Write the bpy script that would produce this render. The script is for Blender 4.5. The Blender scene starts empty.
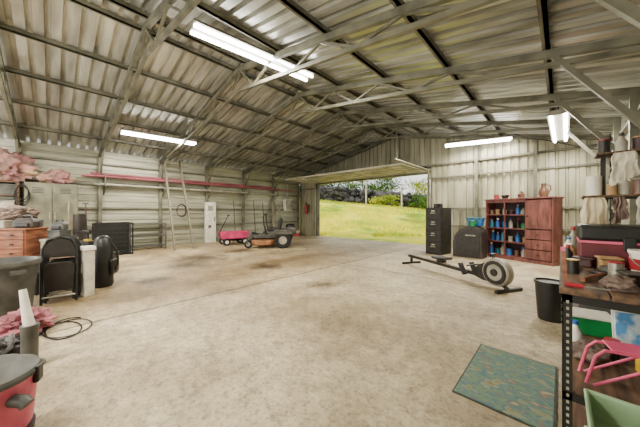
import bpy, bmesh, math, random
from mathutils import Vector, Matrix, Euler, noise
random.seed(7)
sc = bpy.context.scene
COL = sc.collection
PI = math.pi
R_ = math.radians

# ------------------------------------------------------------------ materials
def lin(c):
    return tuple((x/255/12.92 if x/255 <= .04045 else ((x/255+.055)/1.055)**2.4) for x in c)
def M(name, c, rough=.6, metal=0., c2=None, scale=6., bump=0., stretch=(1,1,1), emis=0., lo=.35, hi=.65, detail=5, stops=None):
    m = bpy.data.materials.new(name); m.use_nodes = True
    nt = m.node_tree; b = nt.nodes['Principled BSDF']
    c = lin(c); c2 = lin(c2) if c2 else tuple(x*.75 for x in c)
    tc = nt.nodes.new('ShaderNodeTexCoord'); mp = nt.nodes.new('ShaderNodeMapping')
    mp.inputs['Scale'].default_value = stretch
    nt.links.new(tc.outputs['Object'], mp.inputs['Vector'])
    n = nt.nodes.new('ShaderNodeTexNoise'); n.inputs['Scale'].default_value = scale; n.inputs['Detail'].default_value = detail
    nt.links.new(mp.outputs[0], n.inputs['Vector'])
    r = nt.nodes.new('ShaderNodeValToRGB')
    r.color_ramp.elements[0].position = lo; r.color_ramp.elements[0].color = (*c2, 1)
    r.color_ramp.elements[1].position = hi; r.color_ramp.elements[1].color = (*c, 1)
    for p, q in (stops or []):
        e = r.color_ramp.elements.new(p); e.color = (*lin(q), 1)
    nt.links.new(n.outputs['Fac'], r.inputs['Fac'])
    nt.links.new(r.outputs['Color'], b.inputs['Base Color'])
    b.inputs['Roughness'].default_value = rough; b.inputs['Metallic'].default_value = metal
    if bump:
        bp = nt.nodes.new('ShaderNodeBump'); bp.inputs['Strength'].default_value = bump; bp.inputs['Distance'].default_value = .02
        nt.links.new(n.outputs['Fac'], bp.inputs['Height']); nt.links.new(bp.outputs[0], b.inputs['Normal'])
    if emis:
        b.inputs['Emission Color'].default_value = (1, .98, .94, 1); b.inputs['Emission Strength'].default_value = emis
    return m

MT = dict(
 steel=M('painted steel', (120,118,100), .5, .15, (80,79,66), 3),
 purlin=M('purlin steel', (124,122,104), .5, .15, (84,82,69), 2),
 white=M('white paint', (238,234,222), .5, 0, (212,206,190), 8),
 fixture=M('fixture enamel', (150,146,132), .5, 0, (124,120,106), 8),
 tube=M('fluorescent tube', (255,252,245), .4, emis=34),
 black=M('black plastic', (22,21,20), .45, 0, (12,11,11), 10),
 dark=M('dark metal', (44,40,36), .45, .2, (24,22,20), 8),
 hood=M('dark brown hood', (64,54,46), .5, .1, (38,32,28), 5),
 maroon=M('dark maroon plastic', (110,36,46), .45, 0, (74,22,30), 5),
 grey=M('grey plastic', (88,88,82), .5, 0, (58,58,54), 6),
 lgrey=M('light grey plastic', (172,168,152), .5, 0, (128,124,110), 6),
 tangrey=M('cream grey plastic', (164,158,142), .5, 0, (122,116,102), 4),
 chrome=M('bright metal', (190,186,172), .35, .6, (140,136,124), 12),
 red=M('red plastic', (176,36,48), .45, 0, (130,24,34), 5),
 pink=M('faded pink plastic', (222,108,136), .55, 0, (190,78,106), 5),
 magenta=M('magenta pink paint', (222,72,124), .45, 0, (186,50,98), 5),
 rose=M('pink coated tube', (234,104,142), .45, 0, (206,76,112), 5),
 fadepink=M('faded pink cloth', (182,112,120), .85, 0, (110,60,68), 7, bump=.4),
 pinkpipe=M('mauve brown pipe', (164,88,98), .55, 0, (116,58,66), 3, stretch=(1,.3,1)),
 rubber=M('tyre rubber', (28,27,26), .85, 0, (16,15,15), 20, bump=.3),
 wood=M('worn wood', (112,84,60), .75, 0, (54,38,28), 5, stretch=(6,.6,6), bump=.15),
 ladder=M('grey ladder metal', (132,126,106), .6, .1, (92,87,72), 6, stretch=(5,5,.6)),
 oldwood=M('weathered pale wood', (160,150,124), .6, .1, (112,102,82), 6, stretch=(5,5,.6)),
 crate=M('orange brown wood', (160,98,62), .6, 0, (102,56,34), 5, stretch=(1,1,6), bump=.1),
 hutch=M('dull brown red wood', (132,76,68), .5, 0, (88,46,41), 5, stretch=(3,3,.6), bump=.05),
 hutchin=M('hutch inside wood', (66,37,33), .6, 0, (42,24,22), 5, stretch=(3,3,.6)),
 tarp=M('mixed tan grey and mauve cloth', (174,148,116), .85, 0, (62,48,44), 1.9, bump=.6, lo=.3, hi=.68, detail=4, stops=((.41,(160,108,110)),(.5,(110,90,78)),(.58,(172,124,116)))),
 tarp2=M('grey brown cloth', (128,108,96), .85, 0, (72,58,50), 4, bump=.6),
 olive=M('olive grey enamel', (122,120,100), .45, .2, (88,86,70), 3),
 cloth=M('cream cloth', (222,208,176), .9, 0, (160,142,110), 6, bump=.4),
 bag=M('off white plastic', (212,204,184), .8, 0, (160,150,130), 6, bump=.3),
 blue=M('blue plastic', (40,108,182), .4, 0, (24,74,138), 6),
 teal=M('teal plastic', (44,134,158), .4, 0, (26,96,118), 6),
 green=M('green plastic', (26,140,70), .4, 0, (16,98,48), 6),
 palegreen=M('pale green plastic', (146,172,136), .45, 0, (112,140,104), 4),
 picture=M('blue and white printed card', (86,152,204), .4, 0, (210,224,228), 9, lo=.45, hi=.55),
 orange=M('tan orange paint', (168,112,68), .6, .1, (108,70,44), 5),
 mower=M('grey mower paint', (88,85,78), .5, .1, (58,55,50), 6),
 tan=M('tan cardboard', (176,142,96), .8, 0, (140,108,70), 5),
 brownjug=M('brown glaze', (122,86,66), .35, 0, (80,52,40), 6),
 yellow=M('yellow plastic', (220,176,30), .5, 0, (180,140,24), 6),
 rock=M('dark field stone', (84,82,82), .9, 0, (22,21,22), 1.3, bump=.6),
 leaf=M('green leaves', (84,118,18), .7, 0, (32,60,6), .8),
 leaf2=M('yellow green leaves', (170,174,22), .7, 0, (92,116,10), .8),
 bark=M('bark', (110,90,68), .9, 0, (70,56,42), 6, bump=.4),
 blade=M('grass blades', (226,214,0), .7, 0, (130,164,0), .5),
 pale=M('pale post', (204,196,176), .7, 0, (150,142,124), 4),
)
def metal_sheet(name, c, c2, stretch, rough=.5, metal=.25):
    return M(name, c, rough, metal, c2, 1.6, bump=.03, stretch=stretch, lo=.3, hi=.7, detail=8)
MT['roof'] = metal_sheet('galvanised roof sheet', (212,212,202), (132,131,119), (.5,3,1), .3, .55)
MT['wallL'] = metal_sheet('left wall sheet', (186,184,164), (138,136,116), (1,.4,3), .4, .25)
MT['wallG'] = metal_sheet('gable wall sheet', (188,184,158), (134,130,106), (3,1,.4), .4, .3)
MT['doorpanel'] = M('garage door panel', (188,184,166), .5, .1, (148,144,126), 2)

def floor_mat():
    m = bpy.data.materials.new('rough worn concrete'); m.use_nodes = True
    nt = m.node_tree; b = nt.nodes['Principled BSDF']; L = nt.links.new; N = nt.nodes.new
    tc = N('ShaderNodeTexCoord')
    def ns(scale, detail=6, rough=.6, vec=None):
        n = N('ShaderNodeTexNoise'); n.inputs['Scale'].default_value = scale; n.inputs['Detail'].default_value = detail
        n.inputs['Roughness'].default_value = rough; L(vec or tc.outputs['Object'], n.inputs['Vector']); return n
    def ramp(src, p0, c0, p1, c1):
        r = N('ShaderNodeValToRGB'); e = r.color_ramp.elements
        e[0].position = max(0,p0); e[0].color = (*c0, 1); e[1].position = p1; e[1].color = (*c1, 1); L(src, r.inputs['Fac']); return r
    def mul(a, bb, fac=1.):
        x = N('ShaderNodeMix'); x.data_type = 'RGBA'; x.blend_type = 'MULTIPLY'; x.inputs['Factor'].default_value = fac
        L(a, x.inputs['A']); L(bb, x.inputs['B']); return x.outputs['Result']
    def math_(op, a, b_=None, c_=None):
        x = N('ShaderNodeMath'); x.operation = op
        for i, q in enumerate((a, b_, c_)):
            if q is None: continue
            if isinstance(q, (int, float)): x.inputs[i].default_value = q
            else: L(q, x.inputs[i])
        return x.outputs[0]
    big = ramp(ns(.6, 8, .7).outputs['Fac'], .36, lin((164,146,114)), .62, lin((226,210,176)))
    mid = ramp(ns(2.0, 13, .85).outputs['Fac'], .38, (.46,.40,.32), .54, (1,1,1))
    fine = ramp(ns(10, 15, .98).outputs['Fac'], .43, (.14,.12,.095), .52, (1,1,1))
    vo = N('ShaderNodeTexVoronoi'); vo.inputs['Scale'].default_value = 26; L(tc.outputs['Object'], vo.inputs['Vector'])
    peb = ramp(vo.outputs['Distance'], .1, (.32,.28,.22), .4, (1,1,1))
    c = mul(big.outputs[0], mid.outputs[0], .65); c = mul(c, fine.outputs[0], .8); c = mul(c, peb.outputs[0], .45)
    sep = N('ShaderNodeSeparateXYZ'); wob = ns(1.6, 8, .75)
    va = N('ShaderNodeVectorMath'); va.operation = 'SCALE'; va.inputs['Scale'].default_value = .22
    L(wob.outputs['Color'], va.inputs[0])
    vb = N('ShaderNodeVectorMath'); vb.operation = 'ADD'; L(tc.outputs['Object'], vb.inputs[0]); L(va.outputs[0], vb.inputs[1])
    L(vb.outputs[0], sep.inputs[0])
    for axis, pos, w, f in (('X', -3.85, .018, .85), ('Y', 4.9, .016, .7), ('X', -7.2, .014, .6)):
        a = math_('ABSOLUTE', math_('SUBTRACT', sep.outputs[axis], pos+.11))
        r = ramp(a, w*.4, (.2,.155,.1), w*2.2, (1,1,1)); c = mul(c, r.outputs[0], f)
    # one slab (left of the joint) is darker and smoother than the other
    st = ramp(math_('SUBTRACT', math_('MULTIPLY', sep.outputs['X'], -1.), 3.74), 0, (1,1,1), .12, (.82,.77,.69)); c = mul(c, st.outputs[0], .8)
    for axis, pos, wd, f in (('X', -5.0, 1.1, .75), ('Y', 2.3, .8, .4)):
        a = math_('ABSOLUTE', math_('SUBTRACT', sep.outputs[axis], pos+.11))
        q = math_('MULTIPLY_ADD', ns(1.1, 12, .85).outputs['Fac'], -3.4, a)
        r = ramp(math_('ADD', q, 1.7), .2*wd, (.5,.42,.32), 1.1*wd, (1,1,1)); c = mul(c, r.outputs[0], f)
    for (x, y, rad) in ((-7.2, 2.9, .95), (-6.3, 2.2, .6), (-5.0, 3.4, .5), (-7.6, 4.2, .65), (-5.4, 1.3, .35), (-3.0, 3.2, .3)):
        d = N('ShaderNodeVectorMath'); d.operation = 'DISTANCE'; d.inputs[1].default_value = (x+.11, y+.11, .11); L(vb.outputs[0], d.inputs[0])
        q = math_('ADD', math_('MULTIPLY_ADD', ns(3, 10, .8).outputs['Fac'], -rad*3.2, d.outputs['Value']), rad*1.6)
        r = ramp(q, .2*rad, (.1,.07,.04), 1.0*rad, (1,1,1)); c = mul(c, r.outputs[0], .85)
    L(c, b.inputs['Base Color'])
    rr = ramp(ns(2, 8, .7).outputs['Fac'], .35, (.3,.3,.3), .65, (.7,.7,.7)); L(rr.outputs[0], b.inputs['Roughness'])
    bp = N('ShaderNodeBump'); bp.inputs['Strength'].default_value = .7; bp.inputs['Distance'].default_value = .02
    L(ns(13, 12, .92).outputs['Fac'], bp.inputs['Height']); L(bp.outputs[0], b.inputs['Normal'])
    return m
MT['floor'] = floor_mat()
MT['rug'] = M('mottled blue teal green and brown rug', (140,134,106), .95, 0, (106,84,60), 5.5, bump=.5, stretch=(1.2,2.4,1), lo=.3, hi=.68, detail=9, stops=((.4,(122,126,96)),(.46,(60,94,104)),(.52,(104,118,84)),(.58,(66,98,108)),(.63,(112,94,70))))
MT['rugedge'] = M('dark rug edge', (66,72,62), .95, 0, (44,52,48), 14, bump=.4)
MT['turf'] = M('sunlit grass', (224,210,0), .9, 0, (140,112,36), .55, bump=.4, detail=10, lo=.28, hi=.58, stops=((.36,(124,158,0)),(.46,(186,194,0))))

# ------------------------------------------------------------------ mesh helpers
class MB:
    def __init__(s): s.v = []; s.f = []
    def add(s, vs, fs):
        o = len(s.v); s.v += [tuple(x) for x in vs]; s.f += [tuple(i+o for i in f) for f in fs]; return s
    def box(s, x0, x1, y0, y1, z0, z1):
        return s.add([(x0,y0,z0),(x1,y0,z0),(x1,y1,z0),(x0,y1,z0),(x0,y0,z1),(x1,y0,z1),(x1,y1,z1),(x0,y1,z1)],
                     [(0,3,2,1),(4,5,6,7),(0,1,5,4),(1,2,6,5),(2,3,7,6),(3,0,4,7)])
    def obox(s, c, size, rot=(0,0,0)):
        m = Euler(rot).to_matrix(); c = Vector(c); hx, hy, hz = [q/2 for q in size]
        vs = [c + m @ Vector(p) for p in [(-hx,-hy,-hz),(hx,-hy,-hz),(hx,hy,-hz),(-hx,hy,-hz),(-hx,-hy,hz),(hx,-hy,hz),(hx,hy,hz),(-hx,hy,hz)]]
        return s.add(vs, [(0,3,2,1),(4,5,6,7),(0,1,5,4),(1,2,6,5),(2,3,7,6),(3,0,4,7)])
    def bar(s, p0, p1, w, h):
        p0 = Vector(p0); p1 = Vector(p1); d = (p1-p0).normalized()
        up = Vector((0,0,1)) if abs(d.z) < .95 else Vector((1,0,0))
        a = d.cross(up).normalized(); b = a.cross(d).normalized()
        vs = []
        for p in (p0, p1):
            for i, j in ((-1,-1),(1,-1),(1,1),(-1,1)): vs.append(p + a*(i*w/2) + b*(j*h/2))
        return s.add(vs, [(0,3,2,1),(4,5,6,7),(0,1,5,4),(1,2,6,5),(2,3,7,6),(3,0,4,7)])
    def tube(s, pts, r, n=8):
        P = [Vector(p) for p in pts]; rr = r if isinstance(r, (list,tuple)) else [r]*len(P)
        vs = []; fs = []; a = None
        for i, p in enumerate(P):
            t = (P[min(i+1,len(P)-1)] - P[max(i-1,0)]).normalized()
            if a is None:
                a = t.orthogonal().normalized()
            a = (a - t*a.dot(t)).normalized(); b = t.cross(a)
            for k in range(n):
                an = 2*PI*k/n; vs.append(p + (a*math.cos(an)+b*math.sin(an))*rr[i])
        for i in range(len(P)-1):
            for k in range(n):
                k2 = (k+1) % n; fs.append((i*n+k, i*n+k2, (i+1)*n+k2, (i+1)*n+k))
        fs.append(tuple(range(n))[::-1]); fs.append(tuple(range((len(P)-1)*n, len(P)*n)))
        return s.add(vs, fs)
    def lathe(s, prof, c=(0,0,0), n=24, axis='z'):
        vs = []; fs = []; m = len(prof)
        for k in range(n):
            an = 2*PI*k/n
            for r, z in prof:
                x, y = r*math.cos(an), r*math.sin(an)
                q = (x,y,z) if axis == 'z' else ((x,z,y) if axis == 'y' else (z,x,y))
                vs.append((q[0]+c[0], q[1]+c[1], q[2]+c[2]))
        for k in range(n):
            k2 = (k+1) % n
            for j in range(m-1): fs.append((k*m+j, k2*m+j, k2*m+j+1, k*m+j+1))
        return s.add(vs, fs)
    def prism(s, poly, plane, a, b):
        def q(u, v, w): return {'xz':(u,w,v), 'yz':(w,u,v), 'xy':(u,v,w)}[plane]
        n = len(poly); vs = [q(u,v,a) for u,v in poly] + [q(u,v,b) for u,v in poly]
        fs = [tuple(range(n)), tuple(range(n,2*n))[::-1]] + [(i,(i+1)%n,(i+1)%n+n,i+n) for i in range(n)]
        return s.add(vs, fs)
    def lump(s, c, size, sub=3, amp=.25, freq=2., seed=0, flat=None):
        bm = bmesh.new(); bmesh.ops.create_icosphere(bm, subdivisions=sub, radius=1)
        vs = []
        for v in bm.verts:
            sd = Vector((seed*7.3, seed*3.1, seed))
            k = 1 + amp*noise.noise(v.co*freq + sd) + amp*.5*noise.noise(v.co*freq*2.7 + sd*1.7)
            if sub >= 4: k += amp*.35*(1-2*abs(noise.noise(v.co*freq*3.3 + sd*2.1)))*1.0 - amp*.2
            p = v.co*k; q = Vector((p.x*size[0], p.y*size[1], p.z*size[2]))
            if flat is not None: q.z = max(q.z, flat)
            vs.append(q + Vector(c))
        fs = [tuple(x.index for x in f.verts) for f in bm.faces]; bm.free()
        return s.add(vs, fs)
    def build(s, name, mat, parent=None, smooth=False, bevel=0., angle=40):
        me = bpy.data.meshes.new(name); me.from_pydata(s.v, [], s.f)
        bm = bmesh.new(); bm.from_mesh(me); bmesh.ops.remove_doubles(bm, verts=bm.verts, dist=1e-5)
        bmesh.ops.recalc_face_normals(bm, faces=bm.faces); bm.to_mesh(me); bm.free()
        me.materials.append(MT[mat] if isinstance(mat, str) else mat)
        if smooth:
            for p in me.polygons: p.use_smooth = True
            me.set_sharp_from_angle(angle=R_(angle))
        o = bpy.data.objects.new(name, me); COL.objects.link(o); o.parent = parent
        if bevel:
            b = o.modifiers.new('bevel', 'BEVEL'); b.width = bevel; b.segments = 2; b.limit_method = 'ANGLE'; b.angle_limit = R_(40)
        return o
def tag(o, label, cat, group=None):
    o['label'] = label; o['category'] = cat
    if group: o['group'] = group
    return o
def T(name, label, cat, loc=(0,0,0), rz=0., group=None):
    o = bpy.data.objects.new(name, None); COL.objects.link(o); o.location = loc; o.rotation_euler = (0,0,rz); o.empty_display_size = .1
    return tag(o, label, cat, group)
def S(o): o['kind'] = 'structure'; return o
ORD = ['first','second','third','fourth','fifth','sixth','seventh','eighth','ninth','tenth']

# ------------------------------------------------------------------ shell
XL, XR, YG, YB = -10.66, .9, 9.6, -3.6
RX = (XL+XR)/2; ZE, ZR = 3.2, 4.4
SL = (ZR-ZE)/(XR-RX)
def roof(x): return ZR - SL*abs(x-RX)
def prof(length, period, depth, start=0.):
    pts = []; u = start
    while u < length-1e-6:
        for du, d in ((0,0),(period*.6,0),(period*.66,depth),(period*.94,depth)):
            if u+du < length: pts.append((u+du, d))
        u += period
    pts.append((length, 0)); return pts
b = MB(); b.box(XL-.1, XR+.1, YB-.1, YG+.15, -.2, 0); S(b.build('floor', 'floor'))
ceil = MB()
for xe in (XL-.15, XR+.15):
    pf = prof(YG-YB+.4, .2, .06); vs = []; fs = []
    for u, d in pf:
        y = YB-.2+u; vs += [(xe, y, roof(xe)+d), (RX, y, ZR+d)]
    for i in range(len(pf)-1): fs.append((2*i, 2*i+1, 2*i+3, 2*i+2))
    ceil.add(vs, fs)
S(ceil.build('ceiling', 'roof'))
def side_wall(name, x, sgn, mat):
    pf = prof(ZE, .2, .03); vs = []; fs = []
    for u, d in pf: vs += [(x+sgn*d, YB, u), (x+sgn*d, YG, u)]
    for i in range(len(pf)-1): fs.append((2*i, 2*i+1, 2*i+3, 2*i+2))
    S(MB().add(vs, fs).build(name, mat))
side_wall('wall_left', XL, -1, 'wallL'); side_wall('wall_right', XR, 1, 'wallL')
def gable(name, y, sgn, ox0, ox1, oz, mat):
    pf = prof(XR-XL, .2, .045); m = MB()
    for i in range(len(pf)-1):
        (u0,d0),(u1,d1) = pf[i], pf[i+1]; x0, x1 = XL+u0, XL+u1; xm = (x0+x1)/2
        zb = oz if ox0 < xm < ox1 else 0
        m.add([(x0,y+sgn*d0,zb),(x1,y+sgn*d1,zb),(x1,y+sgn*d1,roof(x1)),(x0,y+sgn*d0,roof(x0))], [(0,1,2,3)])
    S(m.build(name, mat))
OX0, OX1, OZ = -9.2, -3.58, 2.66
gable('wall_front', YG, 1, OX0, OX1, OZ, 'wallG')
gable('wall_back', YB, -1, -9.0, -1.5, 2.9, 'wallG')  # unseen rear opening, shaped to let sky light into the shed
tn = [0]
def trim(m, mat='steel', bev=0.):
    tn[0] += 1; S(m.build('trim_%d' % tn[0], mat, bevel=bev))
trim(MB().box(OX0-.14, OX0, YG-.1, YG+.08, 0, OZ+.1)); trim(MB().box(OX1, OX1+.14, YG-.1, YG+.08, 0, OZ+.1))
trim(MB().box(OX0, OX1, YG-.1, YG+.08, OZ, OZ+.06))
for z in (.75, 1.35, 2.45):
    if z > 2: trim(MB().box(XL+.02, OX0-.14, YG-.1, YG-.02, z, z+.05), 'purlin')
    trim(MB().box(OX1+.14, XR-.02, YG-.1, YG-.02, z, z+.05), 'purlin')
trim(MB().box(XL+.02, XR-.02, YG-.1, YG-.02, 2.92, 2.98), 'purlin')
for z in (.7, 1.35, 2.1, 2.75):
    trim(MB().box(XL+.02, XL+.09, YB, YG-.1, z, z+.05), 'purlin')
    trim(MB().box(XR-.09, XR-.02, YB, YG-.1, z, z+.05), 'purlin')
for x in (-2.0, -.55):
    trim(MB().box(x-.04, x+.04, YG-.2, YG-.1, 0, roof(x)-.1))
# open sectional garage door overhead with its tracks
d = MB(); n = 4; y1 = YG-.3; L = 1.9; ZD = OZ+.05
for i in range(n):
    a = y1-L+i*L/n; d.box(OX0-.05, OX1+.05, a+.012, a+L/n-.012, ZD+.04, ZD+.06)
    d.box(OX0-.05, OX1+.05, a+.012, a+.05, ZD, ZD+.04); d.box(OX0-.05, OX1+.05, a+L/n-.05, a+L/n-.012, ZD, ZD+.04)
    for k in range(8):
        x = OX0-.05+(OX1-OX0+.06)*k/7; d.box(x, x+.04, a+.05, a+L/n-.05, ZD, ZD+.04)
dr = S(d.build('door_1', 'doorpanel'))
for x in (OX0-.1, OX1+.1):
    t = MB(); t.tube([(x, YG-.14, .02),(x, YG-.14, 2.45),(x, YG-.2, 2.62),(x, YG-.36, ZD+.05),(x, y1-L-.6, ZD+.07)], .025, 6); t.build('track', 'chrome', dr)
    t = MB(); t.bar((x, y1-L-.5, ZD+.09), (x, y1-L-.5, roof(x)-.12), .025, .025); t.build('track_hanger', 'steel', dr)
t = MB(); t.tube([(OX0, YG-.18, 2.88),(OX1, YG-.18, 2.88)], .035, 10); t.build('spring_shaft', 'dark', dr, True)

# ------------------------------------------------------------------ steel frames and purlins
FY = [-2.28, -.6, 1.06, 2.72, 4.38, 6.04, 7.7, 9.38]
who = ['behind the viewpoint, hidden from view', 'at the left picture edge beside the olive cabinet', 'nearest full one, its column behind the black wire crate',
       'with its column behind the leaning ladder', 'with its column by the white wall cabinet', 'with its column behind the riding mower', 'last but one before the garage door wall', 'against the garage door wall']
for i, y in enumerate(FY):
    t = T('roof_frame', 'grey open-web steel roof truss frame, ' + who[i], 'roof truss', (RX, y, 0), 0, 'steel roof frames')
    hw = XR-RX-.16
    for s in (-1, 1):
        MB().box(min(s*(hw), s*(hw+.1)), max(s*hw, s*(hw+.1)), -.045, .045, 0, ZE-.1).build('column', 'steel', t)
        MB().bar((s*(hw+.08), 0, ZE-.15+SL*.08), (0, 0, ZR-.15), .065, .095).build('rafter', 'steel', t)
        zb = lambda q: 3.0 + (3.80-3.0)*(1-q/hw)
        zt = lambda q: ZR-SL*q-.18
        if 0 < i < 7:
            MB().bar((s*hw, 0, zb(hw)), (0, 0, zb(0)), .05, .06).build('bottom_chord', 'steel', t)
            Q = [.0, .5, 1.1, 1.7, 2.3, 2.95, 3.6, 4.3]
            for k in range(len(Q)-1):
                a0 = (s*Q[k], 0, zt(Q[k]) if k % 2 == 0 else zb(Q[k])); a1 = (s*Q[k+1], 0, zb(Q[k+1]) if k % 2 == 0 else zt(Q[k+1]))
                MB().bar(a0, a1, .034, .034).build('web', 'steel', t)
            if s == 1: MB().bar((s*(hw-.05), 0, 2.1), (s*(hw-.82), 0, ZR-SL*(hw-.82)-.18), .06, .06).build('knee_brace', 'steel', t)
            else: MB().bar((s*(hw-.02), 0, 2.35), (s*(hw-.75), 0, ZR-SL*(hw-.75)-.18), .05, .05).build('knee_brace', 'steel', t)
for s, nm in ((-1, 'left'), (1, 'right')):
    for k, q in enumerate((.2, 1.3, 2.43, 3.55, 4.75)):
        m = MB(); x = RX+s*q; z = roof(x)
        m.box(x-.022, x+.022, YB, YG-.02, z-.085, z-.012)
        m.box(x-.055, x+.022, YB, YG-.02, z-.085, z-.076)
        o = m.build('roof_purlin', 'purlin')
        tag(o, 'long steel purlin under the %s roof slope, %s one down from the ridge' % (nm, ORD[k]), 'purlin', 'roof purlins')

# ------------------------------------------------------------------ light fixtures
def fixture(label, p0, p1, power, hang):
    p0 = Vector(p0); p1 = Vector(p1); c = (p0+p1)/2; L = (p1-p0).length; rz = math.atan2(p1.y-p0.y, p1.x-p0.x)
    t = T('fluorescent_light', label, 'light', c, rz, 'fluorescent strip lights')
    MB().prism([(-.15,-.02),(.15,-.02),(.1,.05),(-.1,.05)], 'yz', -L/2, L/2).build('housing', 'fixture', t)
    for y in (-.095, .095):
        m = MB().tube([(-L/2+.01, y, -.05), (L/2-.01, y, -.05)], .028, 10); m.build('tube', 'tube', t, True)
    for x in (-L/2+.015, L/2-.015): MB().box(x-.012, x+.012, -.125, .125, -.035, -.02).build('end_cap', 'fixture', t)
    for x in (-L*.35, L*.35): MB().tube([(x, 0, .05), (x, 0, .05+hang)], .007, 6).build('hanger', 'dark', t)
    la = bpy.data.lights.new('lamp', 'AREA'); la.shape = 'RECTANGLE'; la.size = L; la.size_y = .3; la.energy = power; la.color = (1, .935, .78)
    lo = bpy.data.objects.new('lamp', la); COL.objects.link(lo); lo.parent = t; lo.location = (0, 0, -.1)
    return t
PW = 250
fixture('long white twin-tube fluorescent light under the ridge, largest in view', (-3.95,1.42,4.0), (-3.7,3.6,4.0), PW, .06)
fixture('white fluorescent strip hung over the left side near the ladder', (-8.5,1.27,3.42), (-8.3,3.1,3.42), PW, .08)
fixture('white fluorescent strip hung crosswise before the garage door wall', (-2.7,8.62,3.4), (-1.05,9.1,3.4), PW*.6, .18)
fixture('white twin-tube fluorescent light hung lengthwise above the wooden hutch', (-.05,6.2,3.02), (-.03,8.5,3.02), PW*.6, .26)
fixture('added white fluorescent strip for fill light, unseen behind the viewpoint', (-3.0,-2.9,3.7), (-3.0,-.9,3.7), PW*1.0, .1)  # extra unseen strip, added to brighten the interior
fixture('added white fluorescent strip for fill light, unseen at the rear left', (-7.6,-2.9,3.5), (-7.6,-.9,3.5), PW*1.1, .1)  # second added strip out of view, more fill from the rear left
# unseen fill lamps added at the rear of the shed to brighten the roof
for k, (x, y, rx, ry) in enumerate(((-1.6,-2.6,148,-14),(-6.2,-2.8,146,6))):
    la = bpy.data.lights.new('added_fill_lamp', 'AREA'); la.shape = 'RECTANGLE'; la.size = 2.0; la.size_y = 1.0; la.energy = 190; la.color = (1,.95,.84)
    lo = bpy.data.objects.new('added_fill_lamp', la); COL.objects.link(lo); lo.location = (x,y,1.2); lo.rotation_euler = (R_(rx), R_(ry), 0)
tag(MB().tube([(-1.0,9.2,3.5),(-.7,8.9,3.25),(-.3,8.75,3.1),(.35,9.0,2.85),(.8,9.4,2.75)], .012, 6).build('power_cable', 'black', None, True), 'dark cable drooping between the lights above the wooden hutch', 'cable')

# ------------------------------------------------------------------ left wall things
for k, (dx, z) in enumerate(((.17,2.365),(.31,2.365),(.25,2.44),(.17,2.115),(.31,2.115))):
    y0 = .62+.1*k; y9 = 8.9-.35*((k*2)%5)
    m = MB().tube([(XL+dx, y0, z), (XL+dx, 4.5, z), (XL+dx, y9, z)], .036, 10)
    tag(m.build('wall_pipe', 'pinkpipe' if k < 3 else 'lgrey', None, True), ['long dull mauve pipe on the left wall, upper rack nearest the wall','long dull mauve pipe on the left wall, upper rack outermost','long dull mauve pipe on the left wall, lying on top of the other two','long light grey pipe on the lower rack of the left wall, nearest the wall','long light grey pipe on the lower rack of the left wall, outermost'][k], 'pipe', 'pipes racked on the left wall')
for k, y in enumerate((1.06, 2.72, 4.38, 6.04, 7.7)):
    m = MB()
    for z in (2.31, 2.06): m.bar((XL+.0, y+.1, z), (XL+.38, y+.1, z), .04, .03)
    m.bar((XL+.0, y+.1, 1.82), (XL+.36, y+.1, 2.06), .03, .03); m.bar((XL+.37,y+.1,2.05),(XL+.37,y+.1,2.46),.03,.03)
    tag(m.build('pipe_bracket', 'steel'), 'steel bracket holding the racked pipes on the left wall, %s from the olive cabinet' % ORD[k], 'bracket', 'pipe brackets')
# ladder
t = T('ladder', 'tall grey ladder leaning on the left wall', 'ladder', (-9.12, 3.06, 0)); LN = -1.33
for y in (-.29, .29): MB().bar((0, y, 0), (LN, y*.9, 3.2), .05, .1).build('rail', 'ladder', t, bevel=.006)
for k in range(10):
    f = (k+.7)/10.4; MB().tube([(LN*f, -.28, 3.2*f), (LN*f, .28, 3.2*f)], .018, 8).build('rung', 'ladder', t, True)
m = MB()
for k in range(3):
    m.tube([(-9.56+.02*k, 3.1+.14*math.cos(a)*(1+.06*k), 1.3+.2*math.sin(a)*(1+.05*k)) for a in [j*2*PI/20 for j in range(21)]], .012, 6)
tag(m.build('wire_coil', 'dark', None, True), 'dark coil of wire hanging on the grey ladder', 'wire')
# white cabinet on wall
t = T('wall_cabinet', 'narrow white metal cabinet standing at the left wall behind the wagon', 'cabinet', (XL+.1, 4.5, .0))
MB().box(0, .14, -.21, .21, 0, 1.65).build('body', 'white', t, bevel=.01)
dd = MB().box(.14, .16, -.195, .195, .05, 1.62).build('door', 'white', t, bevel=.006)
MB().box(.16, .18, .12, .15, .85, 1.05).build('handle', 'dark', dd)
MB().box(.16, .165, -.13, .08, 1.3, 1.5).build('sign', 'lgrey', dd)
MB().box(.16, .165, -.12, .0, .6, .72).build('plate', 'grey', dd)
# black wire crate
t = T('wire_crate', 'black wire crate standing by the left wall', 'crate', (-9.6, 1.25, 0))
m = MB()
for a in (-.32, .32):
    for c in (-.42, .42):
        m.bar((a, c, 0), (a, c, .92), .035, .035)
for z in (.015, .92):
    for a in (-.32, .32): m.bar((a,-.42,z),(a,.42,z), .035,.035)
    for c in (-.42, .42): m.bar((-.32,c,z),(.32,c,z), .035,.035)
m.build('frame', 'black', t)
for nm, a in (('side_grid', -.32), ('side_grid', .32)):
    m = MB()
    for k in range(1, 14): m.tube([(a, -.42+k*.06, 0), (a, -.42+k*.06, .92)], .008, 5)
    for k in range(1, 7): m.tube([(a, -.42, k*.13), (a, .42, k*.13)], .007, 5)
    m.build(nm, 'black', t)
MB().box(-.3, .3, -.4, .4, .03, .05).build('tray', 'black', t); MB().box(-.31,-.29,-.4,.4,.05,.9).build('back_cover', 'black', t)
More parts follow.
